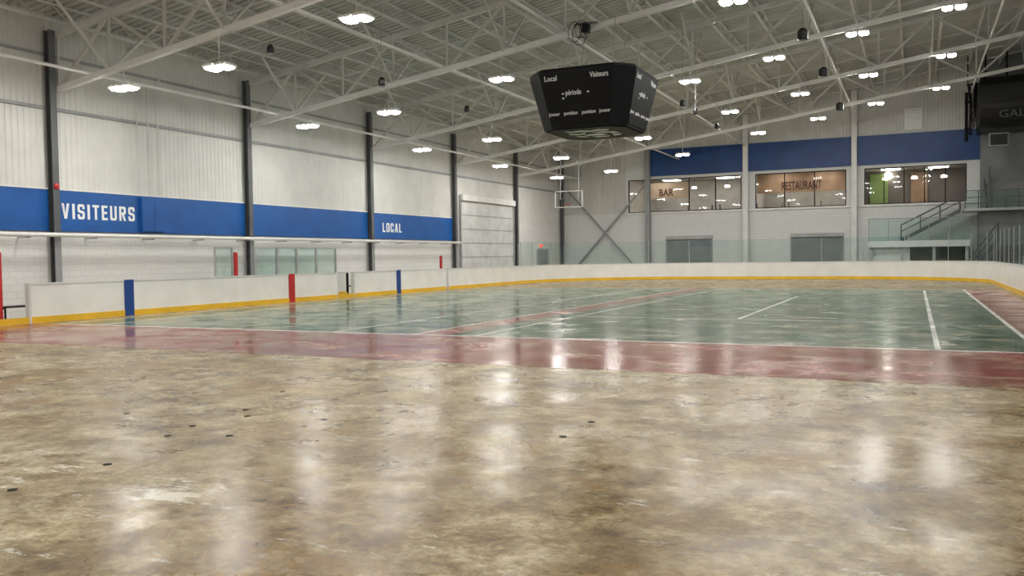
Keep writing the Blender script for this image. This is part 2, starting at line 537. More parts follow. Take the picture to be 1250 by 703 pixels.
# ------------------------------------------------------------------ left wall steel columns
names = ['nearest dark steel column on left wall, beside the word VISITEURS', 'second dark steel column on left wall, between VISITEURS and LOCAL bands',
         'third dark steel column on left wall, just left of the word LOCAL', 'fourth dark steel column on left wall, left of the overhead door',
         'fifth dark steel column on left wall, right of the overhead door', 'corner steel column where the left and end walls meet']
for k, y in enumerate(COLY):
    y -= .12
    if k == 0: y -= .1
    if k == 5: y -= .3
    t = thing('steel_column', names[k], 'column', (XL + .3, y, 0))
    x0 = XL + .11
    zt = ZD(XL) - .5
    MB().box(x0 + .025, x0 + .20, y - .012, y + .012, 0, zt).build('web', M['dsteel'], t)
    MB().box(x0 + .20, x0 + .225, y - .11, y + .11, 2.5, zt).build('flange', M['dsteel'], t)
    MB().box(x0 + .20, x0 + .225, y - .11, y + .11, 0, 2.5).build('lower_flange', M['msteel'], t)
    MB().box(x0, x0 + .025, y - .11, y + .11, 0, zt).build('flange', M['dsteel'], t)
    MB().box(x0 - .05, x0 + .26, y - .15, y + .15, 0, .03).build('base_plate', M['msteel'], t)
o = MB().lathe((0, 0, 0), [(.08, 0), (.10, .02), (.08, .05), (.04, .07)], 16)
o.v = [V((XL + .335 + p.z, COLY[0] - .22 + p.x, 4.0 + p.y)) for p in o.v]
tag(o.build('alarm_bell', M['sred']), 'small round red alarm bell on the nearest left column', 'bell')

# ------------------------------------------------------------------ roof trusses
XT0, XT1 = XL + .3, XR - .1
NP = 16
def truss(y, label, grp=None):
    t = thing('roof_truss', label, 'truss', (XT0, y, ZC(XT0)), grp)
    zt = lambda x: ZD(x) - .62
    MB().bar((XT0, y, ZC(XT0)), (XT1, y, ZC(XT1)), .17, .17).build('bottom_chord', M['steel_w'], t)
    MB().bar((XT0, y, zt(XT0)), (XT1, y, zt(XT1)), .17, .17).build('top_chord', M['steel'], t)
    st = (XT1 - XT0) / NP
    for i in range(NP + 1):
        x = XT0 + i * st
        MB().bar((x, y, ZC(x)), (x, y, zt(x)), .07).build('web_vertical', M['steel'], t)
        if i < NP:
            xb = x + st
            if i % 2 == 0: MB().bar((x, y, ZC(x)), (xb, y, zt(xb)), .09).build('web_diagonal', M['steel'], t)
            else: MB().bar((x, y, zt(x)), (xb, y, ZC(xb)), .09).build('web_diagonal', M['steel'], t)
        if i % 2 == 1:
            for sgn in (-1, 1):
                MB().bar((x, y, ZC(x)), (x, y + sgn * 1.9, ZD(x) - .48), .065).build('knee_brace', M['steel'], t)
    return t
for k in range(5):
    truss(COLY[k], ORD[k] + ' grey steel roof truss from the camera, spanning from the left wall', 'truss')
for k in (-1, -2):
    truss(COLY[0] + 8.52 * k, 'grey steel roof truss over the near end of the rink, outside the photo', 'trusses outside the photo')

# open web joists along Y
def joist(loc, label, grp=None):
    t = thing('roof_joist', label, 'joist', loc, grp)
    Lh = 8.52
    x, y, z = loc
    MB().bar((x, y, z - .03), (x, y + Lh, z - .03), .1, .05).build('top_chord', M['steel'], t)
    MB().bar((x, y, z - .5), (x, y + Lh, z - .5), .1, .06).build('bottom_chord', M['steel'], t)
    n = 14; mb = MB()
    for i in range(n):
        a, b = y + Lh * i / n, y + Lh * (i + 1) / n
        if i % 2 == 0: mb.bar((x, a, z - .5), (x, b, z - .03), .03)
        else: mb.bar((x, a, z - .03), (x, b, z - .5), .03)
    mb.build('zigzag_web', M['deck'], t)
    return t
j0 = None
JX = [XL + .9 + 1.75 * i for i in range(20)]
BAY = ['before the first truss', 'between first and second trusses', 'between second and third trusses', 'between third and fourth trusses', 'between fourth and fifth trusses', 'between fifth truss and end wall']
for b in range(6):
    y = COLY[0] + 8.52 * (b - 1)
    for i, x in enumerate(JX):
        lab = 'open web roof joist, %s from the left wall, %s' % (ORD[i], BAY[b])
        if j0 is None: j0 = joist((x, y, ZD(x)), lab)
        else: dup(j0, (x, y, ZD(x)), lab)
    for f, nm in ((.33, 'nearer'), (.67, 'farther')):
        yy = y + 8.52 * f
        tag(MB().bar((XL + .05, yy, ZD(XL) - .44), (XR - .05, yy, ZD(XR) - .44), .05, .05).build('joist_bridging', M['steel']), '%s thin sloping bracing bar tying the joists %s' % (nm, BAY[b]), 'bracing')
# bridging pipes along Y
for i, x in enumerate((-22.6, -15.2, -10.6, -3.4, 3.0)):
    z = ZC(x) + .135
    tag(MB().tube((x, COLY[0] - 8.5, z), (x, YE - .05, z), .05).build('bridging_pipe', M['steel_w']), '%s long grey bridging pipe from the left wall, crossing over the truss chords' % ORD[i], 'pipe')

# ------------------------------------------------------------------ lamps
LX = [(-21.2, 6.78), (-17.5, 7.0), (-12.9, 7.75), (-8.4, 8.75), (-5.06, 9.33), (-2.0, 9.92), (1.26, 10.47)]
def lamp(x, y, z, label, grp=None):
    t = thing('bay_lamp', label, 'lamp', (x, y, z), grp)
    for s in (-1, 1):
        h = MB().box(x + s * .22 - .18, x + s * .22 + .18, y - .25, y + .25, z, z + .06)
        h.box(x + s * .22 - .13, x + s * .22 + .13, y - .18, y + .18, z + .06, z + .1)
        h.build('housing', M['white'], t)
        n = 20; rings = []
        for sc, dz in ((1, 0), (.97, -.035), (.8, -.06), (.45, -.075)):
            ring = []
            for i in range(n):
                a = 2 * math.pi * i / n
                ca, sa = math.cos(a), math.sin(a)
                e = .6
                ring.append((x + s * .22 + math.copysign(abs(ca) ** e, ca) * .17 * sc, y + math.copysign(abs(sa) ** e, sa) * .24 * sc, z + dz))
            rings.append(ring)
        MB().loft(rings).build('lens', M['lens'], t, smooth=True)
    MB().bar((x - .4, y, z + .11), (x + .4, y, z + .11), .05, .03).build('bracket', M['steel'], t)
    MB().tube((x, y, z + .11), (x, y, ZC(x)), .018, 6).build('stem', M['steel'], t)
for k in range(5):
    for i, (x, z) in enumerate(LX):
        if i == 3 and k < 2: continue
        vis = proj((x, COLY[k], z))
        if vis[1] > -5 and vis[0] > 0:
            lamp(x, COLY[k], z, 'lit white lamp under the %s truss, %s lamp row from the left wall' % (ORD[k], ORD[i]))
        else:
            lamp(x, COLY[k], z, 'lit white lamp under the roof, above the top of the photo', 'lamps outside the photo')
for y in (10, 1.5):
    for x, z in LX:
        lamp(x, y, z, 'lit white lamp under the roof, above the top of the photo', 'lamps outside the photo')

# ------------------------------------------------------------------ scoreboard
sx, sy, sz0, sz1 = -9.3, 26.4, 5.58, 7.28
hb, ht, cb, ct = 1.36, 1.74, .42, .52
def octo(h, c, z):
    return [(sx + a, sy + b, z) for a, b in ((-h + c, -h), (h - c, -h), (h, -h + c), (h, h - c), (h - c, h), (-h + c, h), (-h, h - c), (-h, -h + c))]
sb = thing('scoreboard', 'black tapered eight-sided hanging scoreboard above the centre of the court', 'scoreboard', (sx, sy, sz0))
MB().loft([octo(hb, cb, sz0), octo(ht, ct, sz1), octo(ht - .1, ct - .03, sz1 + .1)]).build('body', M['blackm'], sb)
MB().loft([octo(hb - .06, cb, sz0 - .03), octo(hb - .06, cb, sz0 + .02)]).build('bottom_plate', M['panel'], sb)
def face(normal):
    n = V(normal)
    xd = V((0, 0, 1)).cross(n)   # reading direction
    c0 = V((sx, sy, sz0)) + n * hb
    c1 = V((sx, sy, sz1)) + n * ht
    return xd, c1 - c0, c0
for n in ((0, -1, 0), (1, 0, 0), (0, 1, 0), (-1, 0, 0)):
    xd, yd, c0 = face(n)
    out = xd.cross(yd).normalized()
    a, b = hb - cb - .02, ht - ct - .02
    p = [c0 + yd * .05 - xd * a, c0 + yd * .05 + xd * a, c0 + yd * .95 + xd * b, c0 + yd * .95 - xd * b]
    pn = MB().prism([q - out * .01 for q in p], out * .03).build('display_panel', M['panel'], sb)
    hw = (a + b) / 2
    for body, px, q, w, h in (('Local', -.78, .88, .40, .16), ('Visiteurs', .69, .88, .58, .16), ('période', -.12, .60, .50, .21), ('joueur', -.76, .25, .36, .14),
                              ('punition', -.25, .25, .44, .14), ('punition', .30, .25, .44, .14), ('joueur', .78, .25, .36, .14)):
        text(body, 'lettering', M['sbtext'], c0 + yd * q + xd * (px * hw) + out * .022, xd, yd, w, h, pn, .006, .006)
    for px, q in ((-.44, .60), (-.44, .52), (.33, .60)):
        cc = c0 + yd * q + xd * (px * hw) + out * .02
        MB().prism([cc - xd * .03 - yd * .012, cc + xd * .03 - yd * .012, cc + xd * .03 + yd * .012, cc - xd * .03 + yd * .012], out * .008).build('indicator', M['sbtext'], pn)
# white emblem strokes beneath
em = MB()
zz = sz0 - .032
for pts in ([(-.70, -.95), (-.5, -.80), (-.2, -.92), (.1, -.74), (.4, -.92), (.72, -.78), (.6, -.55), (.25, -.62), (.0, -.5), (-.35, -.6), (-.65, -.62)],
            [(-.75, -.42), (-.45, -.22), (-.2, -.38), (-.3, -.08), (-.6, .02), (-.8, -.18)],
            [(.0, -.35), (.35, -.42), (.7, -.25), (.8, .05), (.5, .2), (.55, -.05), (.25, -.2)],
            [(-.2, .0), (.15, -.08), (.35, .18), (.1, .42), (-.25, .38), (-.45, .2)],
            [(-.75, .2), (-.55, .3), (-.4, .62), (-.65, .55)], [(.5, .32), (.8, .3), (.62, .6), (.4, .66)],
            [(-.3, .58), (.3, .58), (.2, .8), (-.2, .8)]):
    em.prism([(sx + a, sy + b, zz) for a, b in pts], (0, 0, -.006))
em.build('emblem', M['emblem'], sb)
for a, b in ((-1, -1), (1, -1), (1, 1), (-1, 1)):
    MB().tube((sx + a * .9, sy + b * .9, sz1 + .05), (sx + a * .6, sy + .62 + b * .3, ZC(sx) + .1), .012, 6).build('cable', M['msteel'], sb)
hz = ZC(sx) - .42
hy = COLY[1] - .3
t = thing('hoist', 'black cable hoist with coiled cord on the truss above the scoreboard', 'hoist', (sx - .6, hy, hz))
MB().box(sx - .5, sx - .28, hy - .1, hy + .1, hz + .16, hz + .42).build('motor', M['blackm'], t)
mb = MB()
for r, dx, dz in ((.22, -.02, 0), (.28, .08, .06), (.32, -.1, -.04), (.26, .2, .02), (.36, .04, -.1)):
    for i in range(18):
        a, b = 2 * math.pi * i / 18, 2 * math.pi * (i + 1) / 18
        mb.tube((sx - .6 + dx + r * .7 * math.cos(a), hy - .2 + dx * .5, hz + .2 + dz + r * math.sin(a)), (sx - .6 + dx + r * .7 * math.cos(b), hy - .2 + dx * .5, hz + .2 + dz + r * math.sin(b)), .011, 5)
mb.build('cord_coil', M['blackm'], t)
MB().tube((sx - .5, hy, hz + .42), (sx - .5, hy + .25, ZC(sx)), .03).bar((sx - .8, hy, hz + .45), (sx, hy, hz + .45), .05).build('hanger', M['dsteel'], t)

# ------------------------------------------------------------------ dasher boards
HB = 1.10
path = []
y = 2.0
while y < BE - RC: path.append((BL, y)); y += .25
for i in range(41):
    a = math.pi - math.pi / 2 * i / 40
    path.append((BL + RC + RC * math.cos(a), BE - RC + RC * math.sin(a)))
x = BL + RC + .25
while x < BR - RC: path.append((x, BE)); x += .25
for i in range(41):
    a = math.pi / 2 - math.pi / 2 * i / 40
    path.append((BR - RC + RC * math.cos(a), BE - RC + RC * math.sin(a)))
y = BE - RC - .25
while y > 14: path.append((BR, y)); y -= .25
# index of first path point whose picture column passes u
def idx(u):
    for i, p in enumerate(path):
        if p[1] > 5 and proj((p[0], p[1], .5))[0] >= u: return i
    return len(path) - 1
def board(i0, i1, label, stripes=(), caps=False):
    pts = path[i0:i1 + 1]
    mx, my = pts[len(pts) // 2]
    t = thing('rink_board', label, 'boards', (mx, my, 0))
    MB().strip(pts, .02, HB - .05, .10).build('panel', M['white'], t)
    MB().strip(pts, HB - .05, HB, .14, -.02).build('top_rail', M['cap'], t)
    MB().strip(pts, 0, .175, .02, -.02).build('kickplate', M['yellow'], t)
    for yy, m in stripes:
        MB().box(BL, BL + .028, yy - .17, yy + .17, 0, HB + .003).build('line_stripe', m, t)
    if caps:
        for p, s in ((pts[0], -1), (pts[-1], 1)):
            MB().box(BL - .16, BL + .01, min(p[1], p[1] + s * .06), max(p[1], p[1] + s * .06), 0, HB).build('end_post', M['cap'], t)
    return t
iA, iB, iC, iD, iE = idx(33), idx(411), idx(431), idx(543), idx(700)
iF, iG = idx(1155), idx(1216)
board(iA, iB, 'nearest white rink boards on the left, with blue and red stripes', ((YC0 - 7.62, M['sblue']), (YC0, M['sred'])), True)
board(iC, iD, 'short white rink boards with one blue stripe, past the bench gap', ((YC0 + 7.62, M['sblue']),), True)
board(iD + 1, iE, 'white curved rink boards in the far left corner')
board(iE, iF, 'long white rink boards across the far end')
board(iF, iG, 'white curved rink boards in the far right corner')
board(iG, len(path) - 1, 'white rink boards along the right side at the photo edge')
# thresholds across gaps
def gap_strip(ya, yb, lb):
    tag(MB().box(BL - .02, BL + .02, ya, yb, 0, .175).build('threshold_strip', M['yellow']), lb, 'kickplate')
gap_strip(2.0, path[iA][1] - .08, 'yellow threshold strip on floor at the left edge, before the nearest boards')
gap_strip(path[iB][1] + .08, path[iC][1] - .08, 'short yellow threshold strip in the bench gap between left boards')
# open gate leaf in the bench gap
gy = path[iC][1] - .2
t = thing('bench_gate', 'white bench gate swung open behind the gap in the left boards', 'gate', (BL - .5, gy, 0))
MB().box(BL - .78, BL - .2, gy - .05, gy + .03, .1, HB - .05).build('leaf', M['white'], t)
MB().box(BL - .78, BL - .2, gy - .07, gy + .05, HB - .05, HB).build('top_rail', M['cap'], t)
MB().box(BL - .78, BL - .2, gy - .07, gy - .05, .1, .25).build('kickplate', M['yellow'], t)
MB().box(BL - .26, BL - .2, gy - .06, gy + .04, 0, HB - .05).build('hinge_post', M['blackm'], t)
# glass above the far boards
def panes(i0, i1, n, base, start=0):
    for k in range(n):
        a = i0 + (i1 - i0) * k // n; b = i0 + (i1 - i0) * (k + 1) // n
        pts = path[a:b + 1]
        m = pts[len(pts) // 2]
        t = thing('shield_glass', base % ORD[k], 'glass', (m[0], m[1], HB))
        MB().strip(pts, HB, HB + 1.45, .012, .04).build('pane', M['glass'], t)
        p = pts[0]
        MB().box(p[0] - .015, p[0] + .015, p[1] + .04, p[1] + .08, HB, HB + 1.47).build('support_post', M['alu'], t)
panes(idx(634), iE, 3, 'clear glass shield pane on the far left corner boards, %s from the left')
panes(iE, iF, 10, 'clear glass shield pane on the far end boards, %s from the left')
panes(iF, iG, 4, 'clear glass shield pane on the far right corner boards, %s from the left')
panes(iG, len(path) - 1, 16, 'clear glass shield pane on the right side boards, %s from the far end')
# padded posts
def post(x, y, z0, z1, label, m):
    t = thing('padded_post', label, 'post', (x, y, 0))
    MB().box(x - .05, x + .05, y - .06, y + .06, 0, z1).build('pad', m, t)
    MB().box(x - .06, x + .06, y - .07, y + .07, z1, z1 + .04).build('cap', M['white'], t)
p = path[iD]
post(p[0] - .3, p[1], 0, 1.75, 'slim red post where the far left corner boards begin', M['sred'])
q = hit(288, 330, 0, -23.0); post(-23.0, q.y, 0, 1.95, 'red padded post beside the second left wall column', M['sred'])
q = hit(-2, 330, 0, -22.2); post(-22.2, q.y, 0, 1.95, 'red padded post at the left edge of the photo', M['sred'])

# ------------------------------------------------------------------ benches and glass by the left wall
def bench(y0, y1, x, label):
    t = thing('player_bench', label, 'bench', (x, (y0 + y1) / 2, 0))
    MB().box(x - .17, x + .17, y0, y1, .42, .47).build('seat', M['black'], t)
    n = max(2, int((y1 - y0) / 1.6) + 1)
    for i in range(n):
        yy = y0 + .15 + (y1 - y0 - .3) * i / (n - 1)
        MB().box(x - .14, x - .1, yy - .02, yy + .02, 0, .42).box(x + .1, x + .14, yy - .02, yy + .02, 0, .42).box(x - .14, x + .14, yy - .02, yy + .02, .38, .42).build('leg', M['black'], t)
ya = hit(33, 370, 0, BL).y
bench(ya - 5, ya + 1.6, BL - .85, 'black players bench behind the gap at the left edge')
yg0, yg1 = path[iB][1], path[iC][1]
bench(yg0 - 3.5, yg1 + 2.2, BL - 1.0, 'black players bench seen through the gap between the left boards')
for i, (ua, ub) in enumerate(((262, 284), (312, 338), (338, 362), (362, 386), (386, 410))):
    ya, yb_ = hit(ua, 320, 0, -23.3).y, hit(ub, 320, 0, -23.3).y
    t = thing('bench_glass', 'green-tinted glass partition behind the left boards, %s from the left' % ORD[i], 'glass', (-23.3, (ya + yb_) / 2, 0))
    MB().box(-23.31, -23.29, ya + .05, yb_ - .05, .3, 2.1).build('pane', M['gglass'], t)
    MB().box(-23.34, -23.26, ya, ya + .05, 0, 2.15).box(-23.34, -23.26, yb_ - .05, yb_, 0, 2.15).box(-23.34, -23.26, ya + .05, yb_ - .05, .25, .3).box(-23.34, -23.26, ya + .05, yb_ - .05, 2.1, 2.15).build('frame', M['alu'], t)

# pipes along left wall
t = thing('wall_pipe', 'long white horizontal pipe along the left wall under the blue band', 'pipe', (XL + .45, 25, 2.5))
MB().tube((XL + .5, YN + .1, 2.5), (XL + .5, COLY[3], 2.5), .07, 10).build('pipe', M['white'], t, smooth=True)
for i in range(16):
    yy = 8 + i * 2.3
    MB().box(XL, XL + .5, yy - .02, yy + .02, 2.40, 2.43).box(XL + .42, XL + .58, yy - .02, yy + .02, 2.40, 2.43).build('bracket', M['msteel'], t)
for i, u in enumerate((165, 178, 190)):
    yy = hit(u, 200, 0, XL).y
    tag(MB().tube((XL + .14, yy, 3.965), (XL + .14, yy, 7.3 + .3 * i), .025, 6).tube((XL + .14, yy, 7.3 + .3 * i), (XL + .14, yy + .2, 7.5 + .3 * i), .025, 6).build('conduit', M['steel']),
        '%s thin grey conduit climbing the wall above the blue cabinet' % ORD[i], 'conduit')
y0, y1 = hit(168, 260, 0, XL).y, hit(199, 260, 0, XL).y
t = thing('wall_cabinet', 'blue painted electrical cabinet on the blue band right of VISITEURS', 'cabinet', (XL + .15, (y0 + y1) / 2, zb0))
MB().box(XL + .09, XL + .2, y0, y1, zb0 + .05, zb1 - .05).build('body', M['blue'], t)
MB().box(XL + .2, XL + .212, y0 + .03, (y0 + y1) / 2 - .01, zb0 + .08, zb1 - .08).build('door', M['blue'], t)
MB().box(XL + .2, XL + .212, (y0 + y1) / 2 + .01, y1 - .03, zb0 + .08, zb1 - .08).build('door', M['blue'], t)

# wall lettering
def wall_word(body, u0, u1, v0, v1, label):
    a = hit(u0, (v0 + v1) / 2, 0, XL + .09); b = hit(u1, (v0 + v1) / 2, 0, XL + .09)
    um = (u0 + u1) / 2
    zt, zb = hit(um, v0, 0, XL + .09).z, hit(um, v1, 0, XL + .09).z
    tag(block_word(body, 'wall_lettering', M['wpaint'], (XL + .09, (a.y + b.y) / 2, (zt + zb) / 2), (0, 1, 0), (0, 0, 1), b.y - a.y, zt - zb, .015), label, 'lettering')
wall_word('VISITEURS', 75, 164, 250.5, 268.5, 'white word VISITEURS on the blue band of the left wall')
wall_word('LOCAL', 467, 490, 272.5, 283.5, 'white word LOCAL on the blue band of the left wall')

# overhead door on the left wall
y0, y1, zt = COLY[3] + .75, COLY[4] - .4, 5.0
d = struct(MB().box(XL, XL + .05, y0, y1, 0, zt).build('door_1', M['ohdoor']))
for i in range(6):
    MB().box(XL + .05, XL + .1, y0 + .05, y1 - .05, zt * i / 6 + .03, zt * (i + 1) / 6 - .03).build('door_section', M['ohdoor'], d)
    MB().box(XL + .05, XL + .11, y0 + .05, y1 - .05, zt * i / 6 - .025 if i else 0, zt * i / 6 + .025).build('section_joint', M['joint'], d)
for f in (0, 1):
    yy = y0 + (y1 - y0) * f
    MB().box(XL + .05, XL + .17, yy - .06, yy + .06, 0, zt + .3).build('door_rail', M['joint'], d)
MB().box(XL + .05, XL + .3, y0, y1, zt, zt + .35).build('door_header', M['steel_w'], d)
# far left door + exit sign
y0, y1 = hit(655, 305, 0, XL).y, hit(668, 305, 0, XL).y
d = struct(MB().box(XL, XL + .06, y0, y1, 0, 2.1).build('door_2', M['msteel']))
MB().box(XL, XL + .09, y0 - .1, y0, 0, 2.2).box(XL, XL + .09, y1, y1 + .1, 0, 2.2).box(XL, XL + .09, y0, y1, 2.1, 2.2).build('door_frame', M['conc'], d)
q = hit(659, 298, 0, XL)
t = thing('exit_sign', 'small lit red sign above the far left corner door', 'sign', (XL + .1, q.y, 2.35))
MB().box(XL, XL + .08, q.y - .3, q.y + .3, 2.3, 2.52).build('housing', M['white'], t)
MB().box(XL + .08, XL + .1, q.y - .27, q.y + .27, 2.33, 2.49).build('face', M['exit'], t)

# ------------------------------------------------------------------ end wall details
for i, (u, lb) in enumerate(((792, 'grey steel column on the end wall left of the bar window'), (911, 'pale steel column on the end wall between bar and restaurant windows'), (1043, 'pale steel column on the end wall right of the restaurant window'))):
    x = ex(u)
    t = thing('wall_column', lb, 'column', (x, YE - .2, 0))
    top = ZD(x) - .1
    m = M['msteel'] if i == 0 else M['steel_w']
    MB().box(x - .16, x + .16, YE - .42, YE - .39, 0, top).build('flange', m, t)
    MB().box(x - .012, x + .012, YE - .39, YE - .15, 0, top).build('web', m, t)
    MB().box(x - .16, x + .16, YE - .15, YE - .125, 0, top).build('flange', m, t)
xc0, xc1 = XL + .6, ex(792) - .3
t = thing('cross_bracing', 'grey crossed steel bracing on the end wall near the left corner', 'bracing', ((xc0 + xc1) / 2, YE - .3, 0))
MB().bar((xc0, YE - .25, .06), (xc1, YE - .25, 6.6), .12).build('brace', M['msteel'], t)
MB().bar((xc0, YE - .33, 6.6), (xc1, YE - .33, .06), .12).build('brace', M['msteel'], t)
for i, (u0, u1, vt) in enumerate(((815, 868, 292), (967, 1028, 289))):
    x0, x1 = ex(u0, 300), ex(u1, 300); zt = hit((u0 + u1) / 2, vt, 1, YE).z
    d = struct(MB().box(x0, x1, YE - .04, YE, 0, zt).build('door_%d' % (3 + i), M['shutter']))
    n = 22; mb = MB()
    for k in range(n):
        mb.box(x0, x1, YE - .07, YE - .04, zt * k / n + .01, zt * (k + 1) / n - .02)
    mb.build('shutter_slats', M['shutter'], d)
    MB().box(x0 - .1, x0, YE - .1, YE, 0, zt + .1).box(x1, x1 + .1, YE - .1, YE, 0, zt + .1).build('door_jamb', M['msteel'], d)
    MB().box(x0 - .1, x1 + .1, YE - .2, YE, zt, zt + .25).build('shutter_box', M['conc'], d)
x = ex(1115, 145); z = hit(1115, 145, 1, YE).z
t = thing('wall_vent', 'white rectangular louvred vent high on the end wall', 'vent', (x, YE - .1, z - .6))
MB().box(x - .5, x + .5, YE - .12, YE, z - .65, z + .65).build('frame', M['white'], t)
mb = MB()
for k in range(8): mb.box(x - .44, x + .44, YE - .15, YE - .12, z - .58 + k * .15, z - .5 + k * .15)
mb.build('louvre', M['cap'], t)

# windows
MULL = [[0, .17, .55, .78, 1], [0, .33, .66, 1], [0, .2, .4, .6, .8, 1]]
for i, (x0, x1) in enumerate(WIN):
    mb = MB()
    mb.box(x0, x1, YE + .02, YE + .12, zw0, zw0 + .06).box(x0, x1, YE + .02, YE + .12, zw1 - .06, zw1)
    for f in MULL[i]:
        xx = x0 + (x1 - x0) * f
        xx = min(max(xx, x0 + .03), x1 - .03)
        mb.box(xx - .03, xx + .03, YE + .02, YE + .12, zw0 + .06, zw1 - .06)
    w = struct(mb.build('window_%d' % (i + 1), M['blackm']))
    for k in range(len(MULL[i]) - 1):
        a, b = x0 + (x1 - x0) * MULL[i][k] + .04, x0 + (x1 - x0) * MULL[i][k + 1] - .04
        MB().box(a, b, YE + .06, YE + .075, zw0 + .06, zw1 - .06).build('pane', M['wglass'], w)
# lounge behind the windows
yl = YE + .2; yb = YE + 6.5
x0, x1 = WIN[0][0] - .5, WIN[2][1] + .5
pb, pc = (WIN[0][1] + WIN[1][0]) / 2, (WIN[1][1] + WIN[2][0]) / 2
struct(MB().box(x0, x1, yl, yb, 3.9, 4.05).build('floor.001', M['dark_floor']))
struct(MB().box(x0, x1, yl, yb, 7.4, 7.5).build('ceiling.001', M['tan']))
wb = struct(MB().box(x0, x1, yb, yb + .1, 4.05, 7.4).build('wall_back', M['tan']))
MB().box(pc + .06, x1, yb - .02, yb, 4.05, 7.4).build('dark_panelling', M['dlounge'], wb)
struct(MB().box(x0 - .1, x0, yl, yb + .1, 4.05, 7.4).build('wall_lounge_left', M['beige']))
struct(MB().box(x1, x1 + .1, yl, yb + .1, 4.05, 7.4).build('wall_lounge_right', M['dlounge']))
for k, xx in enumerate((pb, pc)):
    struct(MB().box(xx - .05, xx + .05, yl, yb, 4.05, 7.4).build('wall_partition_%s' % ('bar', 'restaurant')[k], M['beige']))
# signs
def signboard(u0, u1, v0, v1, dy, m, body, tu0, tu1, tv0, tv1, label):
    yy = YE + dy
    a, b = hit(u0, v0, 1, yy), hit(u1, v1, 1, yy)
    t = thing('sign_board', label, 'sign', ((a.x + b.x) / 2, yy, b.z))
    MB().box(a.x, b.x, yy, yy + .08, b.z, a.z).build('panel', m, t)
    c, d = hit(tu0, tv0, 1, yy), hit(tu1, tv1, 1, yy)
    text(body, 'lettering', M['darktext'], ((c.x + d.x) / 2, yy - .01, (c.z + d.z) / 2), (1, 0, 0), (0, 0, 1), d.x - c.x, c.z - d.z, t, .02, .01)
signboard(794, 842, 224, 241, 2.2, M['bar_board'], 'BAR', 805, 822, 231, 239, 'tan board reading BAR behind the left end wall window')
signboard(924, 1032, 209, 232, 2.2, M['brown'], 'RESTAURANT', 954, 1003, 222, 230.5, 'brown board reading RESTAURANT behind the middle end wall window')
a = hit(1062, 205, 1, yb - .3); b = hit(1084, 244, 1, yb - .3)
tag(MB().box(a.x, b.x, yb - .25, yb - .15, 4.05, 7.2).build('partition_panel', M['green']), 'lime green partition panel behind the right end wall window', 'panel')
a = hit(1112, 205, 1, yb - .3); b = hit(1132, 244, 1, yb - .3)
tag(MB().box(a.x, b.x, yb - .25, yb - .15, 4.05, 7.2).build('partition_panel', M['brown']), 'brown timber partition panel behind the right end wall window', 'panel')
q = hit(1084, 214, 1, yb - .6)
o = MB().lathe((0, 0, 0), [(.26, 0), (.26, .05), (.2, .06)], 18)
o.v = [V((q.x + p.x, yb - .26 - p.z, q.z + p.y)) for p in o.v]
tag(o.build('wall_lamp', M['warm']), 'round pale glowing wall lamp beside the green panel', 'lamp')
for wi, (x0, x1) in enumerate(WIN):
    for f in (.2, .5, .8):
        xx = x0 + (x1 - x0) * f; yy = YE + 3.4
        t = thing('pendant_lamp', 'small warm pendant lamp behind the %s end wall window, %s from the left' % (('left', 'middle', 'right')[wi], ORD[int(f * 3.4)]), 'lamp', (xx, yy, 6.7))
        MB().lathe((xx, yy, 6.55), [(.16, 0), (.2, .06), (.12, .16)], 12).build('shade', M['warm'], t, smooth=True)
        MB().tube((xx, yy, 6.7), (xx, yy, 7.4), .012, 6).build('cord', M['blackm'], t)
    for f in (.25, .75):  # glowing panels added only to brighten the rooms behind the glass
        xx = x0 + (x1 - x0) * f; yy = YE + 1.1
        if wi < 2:
            t = thing('fill_light_panel', 'flat %s added fill light panel in the room behind the %s end wall window' % ('left' if f < .5 else 'right', ('left', 'middle', 'right')[wi]), 'lamp', (xx, yy, 7.4))
            MB().box(xx - .6, xx + .6, yy - .5, yy + .5, 7.33, 7.36).build('diffuser', M['lounge_fill'], t)
            MB().box(xx - .65, xx + .65, yy - .55, yy + .55, 7.36, 7.4).build('frame', M['white'], t)
        yy = YE + 4.6
        t = thing('fill_light_panel', 'far %s added fill light panel, deep in the room behind the %s end wall window' % ('left' if f < .5 else 'right', ('left', 'middle', 'right')[wi]), 'lamp', (xx, yy, 7.4))
        MB().box(xx - .6, xx + .6, yy - .5, yy + .5, 7.33, 7.36).build('diffuser', M['lounge_fill'], t)
        MB().box(xx - .65, xx + .65, yy - .55, yy + .55, 7.36, 7.4).build('frame', M['white'], t)
def table(x, y, label):
    t = thing('dining_table', label, 'table', (x, y, 4.05))
    MB().box(x - .4, x + .4, y - .4, y + .4, 4.76, 4.8).build('top', M['wood'], t)
    MB().tube((x, y, 4.08), (x, y, 4.76), .04).build('pedestal', M['blackm'], t)
    MB().box(x - .25, x + .25, y - .25, y + .25, 4.05, 4.08).build('base', M['blackm'], t)
def chair(x, y, s, label):
    t = thing('dining_chair', label, 'chair', (x, y, 4.05))
    MB().box(x - .2, x + .2, y - .2, y + .2, 4.47, 4.51).build('seat', M['white'], t)
    MB().prism([(x + s * .18, y - .2, 4.51), (x + s * .22, y - .2, 4.51), (x + s * .26, y - .2, 5.15), (x + s * .23, y - .2, 5.15)], (0, .4, 0)).build('backrest', M['dsteel'], t)
    for a in (-1, 1):
        for b in (-1, 1):
            MB().box(x + a * .18 - .015, x + a * .18 + .015, y + b * .18 - .015, y + b * .18 + .015, 4.05, 4.47).build('leg', M['alu'], t)
